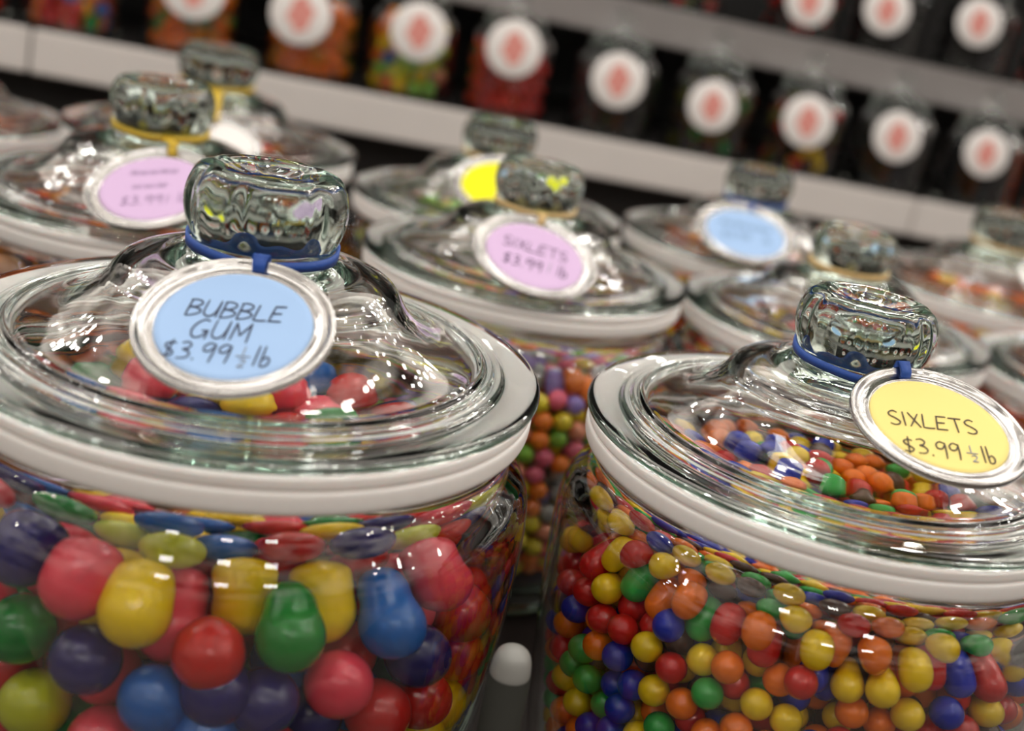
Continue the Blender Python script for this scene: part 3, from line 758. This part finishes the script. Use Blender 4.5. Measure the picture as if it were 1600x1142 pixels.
# ------------------------------------------------------------------ light
def area(loc, size, energy, color=(1, .95, .88), aim=None, name='ceiling_or_fill_light', shape='RECTANGLE', sy=None):
    l = bpy.data.lights.new(name, 'AREA'); l.energy = energy; l.color = color; l.shape = shape; l.size = size
    if shape == 'RECTANGLE': l.size_y = sy or size
    o = bpy.data.objects.new(name, l); C.objects.link(o); o.location = loc
    d = Vector(aim if aim else (loc[0], loc[1], 0)) - Vector(loc); o.rotation_euler = d.to_track_quat('-Z', 'Y').to_euler()
    o['kind'] = 'helper' if False else 'structure'
    return o
area((-.9, -.5, 2.1), .9, 3, sy=.25); area((.7, -.3, 2.1), .9, 3, sy=.25); area((-.2, .9, 2.2), 1.2, 4, sy=.2, aim=(0, .5, 0))
for lx, ly in ((-.5, -1.7), (.35, -1.8), (1.0, -1.5)): area((lx, ly, 1.9), .2, 2.6, sy=.16, aim=(0, .6, .2))  # frontal fill lamps added behind the camera to brighten the candy fronts
for px, py, wide, watt in ((1290, 812, .42, 14), (205, 657, .22, 5)):   # fixtures far over the aisle that mirror in the lid flanges
    d = W @ np.array([(px - 800) / F, (py - 571) / F, 1.]); d /= np.linalg.norm(d); t = 2.25 / -d[2]
    area((d[0] * t, d[1] * t, 2.45), wide, watt, sy=wide * .6, aim=(d[0] * t * .3, d[1] * t * .3, 0))
rl = random.Random(4)
for i in range(90):
    l = bpy.data.lights.new('track_lamp', 'POINT'); l.energy = 2.9; l.shadow_soft_size = .042; l.color = (1, .96, .9)
    o = bpy.data.objects.new('track_lamp', l); C.objects.link(o); o['kind'] = 'structure'
    o.location = (rl.uniform(-3.5, 3.5), rl.uniform(-1.0, 5.0), rl.uniform(1.9, 2.5))
# the shop around: dimmed behind the camera for darker jar fronts, dark near the floor
wd = bpy.data.worlds.new('shop'); bpy.context.scene.world = wd; wd.use_nodes = True
nt = wd.node_tree; bg = nt.nodes['Background']
tc = nt.nodes.new('ShaderNodeTexCoord'); sp = nt.nodes.new('ShaderNodeSeparateXYZ'); nt.links.new(tc.outputs['Generated'], sp.inputs[0])
rp = nt.nodes.new('ShaderNodeValToRGB'); mr = nt.nodes.new('ShaderNodeMapRange'); mr.inputs['From Min'].default_value = -1; mr.inputs['From Max'].default_value = 1
nt.links.new(sp.outputs['Z'], mr.inputs['Value']); nt.links.new(mr.outputs[0], rp.inputs['Fac'])
cr = rp.color_ramp
for k, (pos, colr) in enumerate([(.42, (.04, .03, .024)), (.54, (.28, .24, .205)), (.70, (1.05, .94, .83)), (.90, (.78, .70, .62))]):
    e = cr.elements[k] if k < 2 else cr.elements.new(pos)
    e.position = pos; e.color = (*colr, 1)
br = nt.nodes.new('ShaderNodeTexNoise'); br.inputs['Scale'].default_value = 5; br.inputs['Detail'].default_value = 2
nt.links.new(tc.outputs['Generated'], br.inputs['Vector'])
m2 = nt.nodes.new('ShaderNodeMapRange'); m2.inputs['From Min'].default_value = .41; m2.inputs['From Max'].default_value = .60; m2.inputs['To Min'].default_value = .08; m2.inputs['To Max'].default_value = 1.75
nt.links.new(br.outputs['Fac'], m2.inputs['Value'])
m3 = nt.nodes.new('ShaderNodeMapRange'); m3.inputs['From Min'].default_value = 1; m3.inputs['From Max'].default_value = -1; m3.inputs['To Min'].default_value = 1.15; m3.inputs['To Max'].default_value = .45
nt.links.new(sp.outputs['Y'], m3.inputs['Value'])
mm = nt.nodes.new('ShaderNodeMath'); mm.operation = 'MULTIPLY'; nt.links.new(m2.outputs[0], mm.inputs[0]); nt.links.new(m3.outputs[0], mm.inputs[1])
nt.links.new(rp.outputs[0], bg.inputs['Color']); nt.links.new(mm.outputs[0], bg.inputs['Strength'])

sc = bpy.context.scene
sc.view_settings.view_transform = 'Standard'; sc.view_settings.look = 'None'; sc.view_settings.gamma = 1; sc.view_settings.use_curve_mapping = False
sc.view_settings.exposure = 0.38
cy = sc.cycles
cy.use_denoising = True; cy.denoiser = 'OPENIMAGEDENOISE'
cy.max_bounces = 28; cy.transmission_bounces = 26; cy.glossy_bounces = 12; cy.diffuse_bounces = 4; cy.volume_bounces = 0; cy.transparent_max_bounces = 8
cy.caustics_reflective = True; cy.caustics_refractive = True; cy.blur_glossy = .3; cy.sample_clamp_indirect = 40; cy.sample_clamp_direct = 0
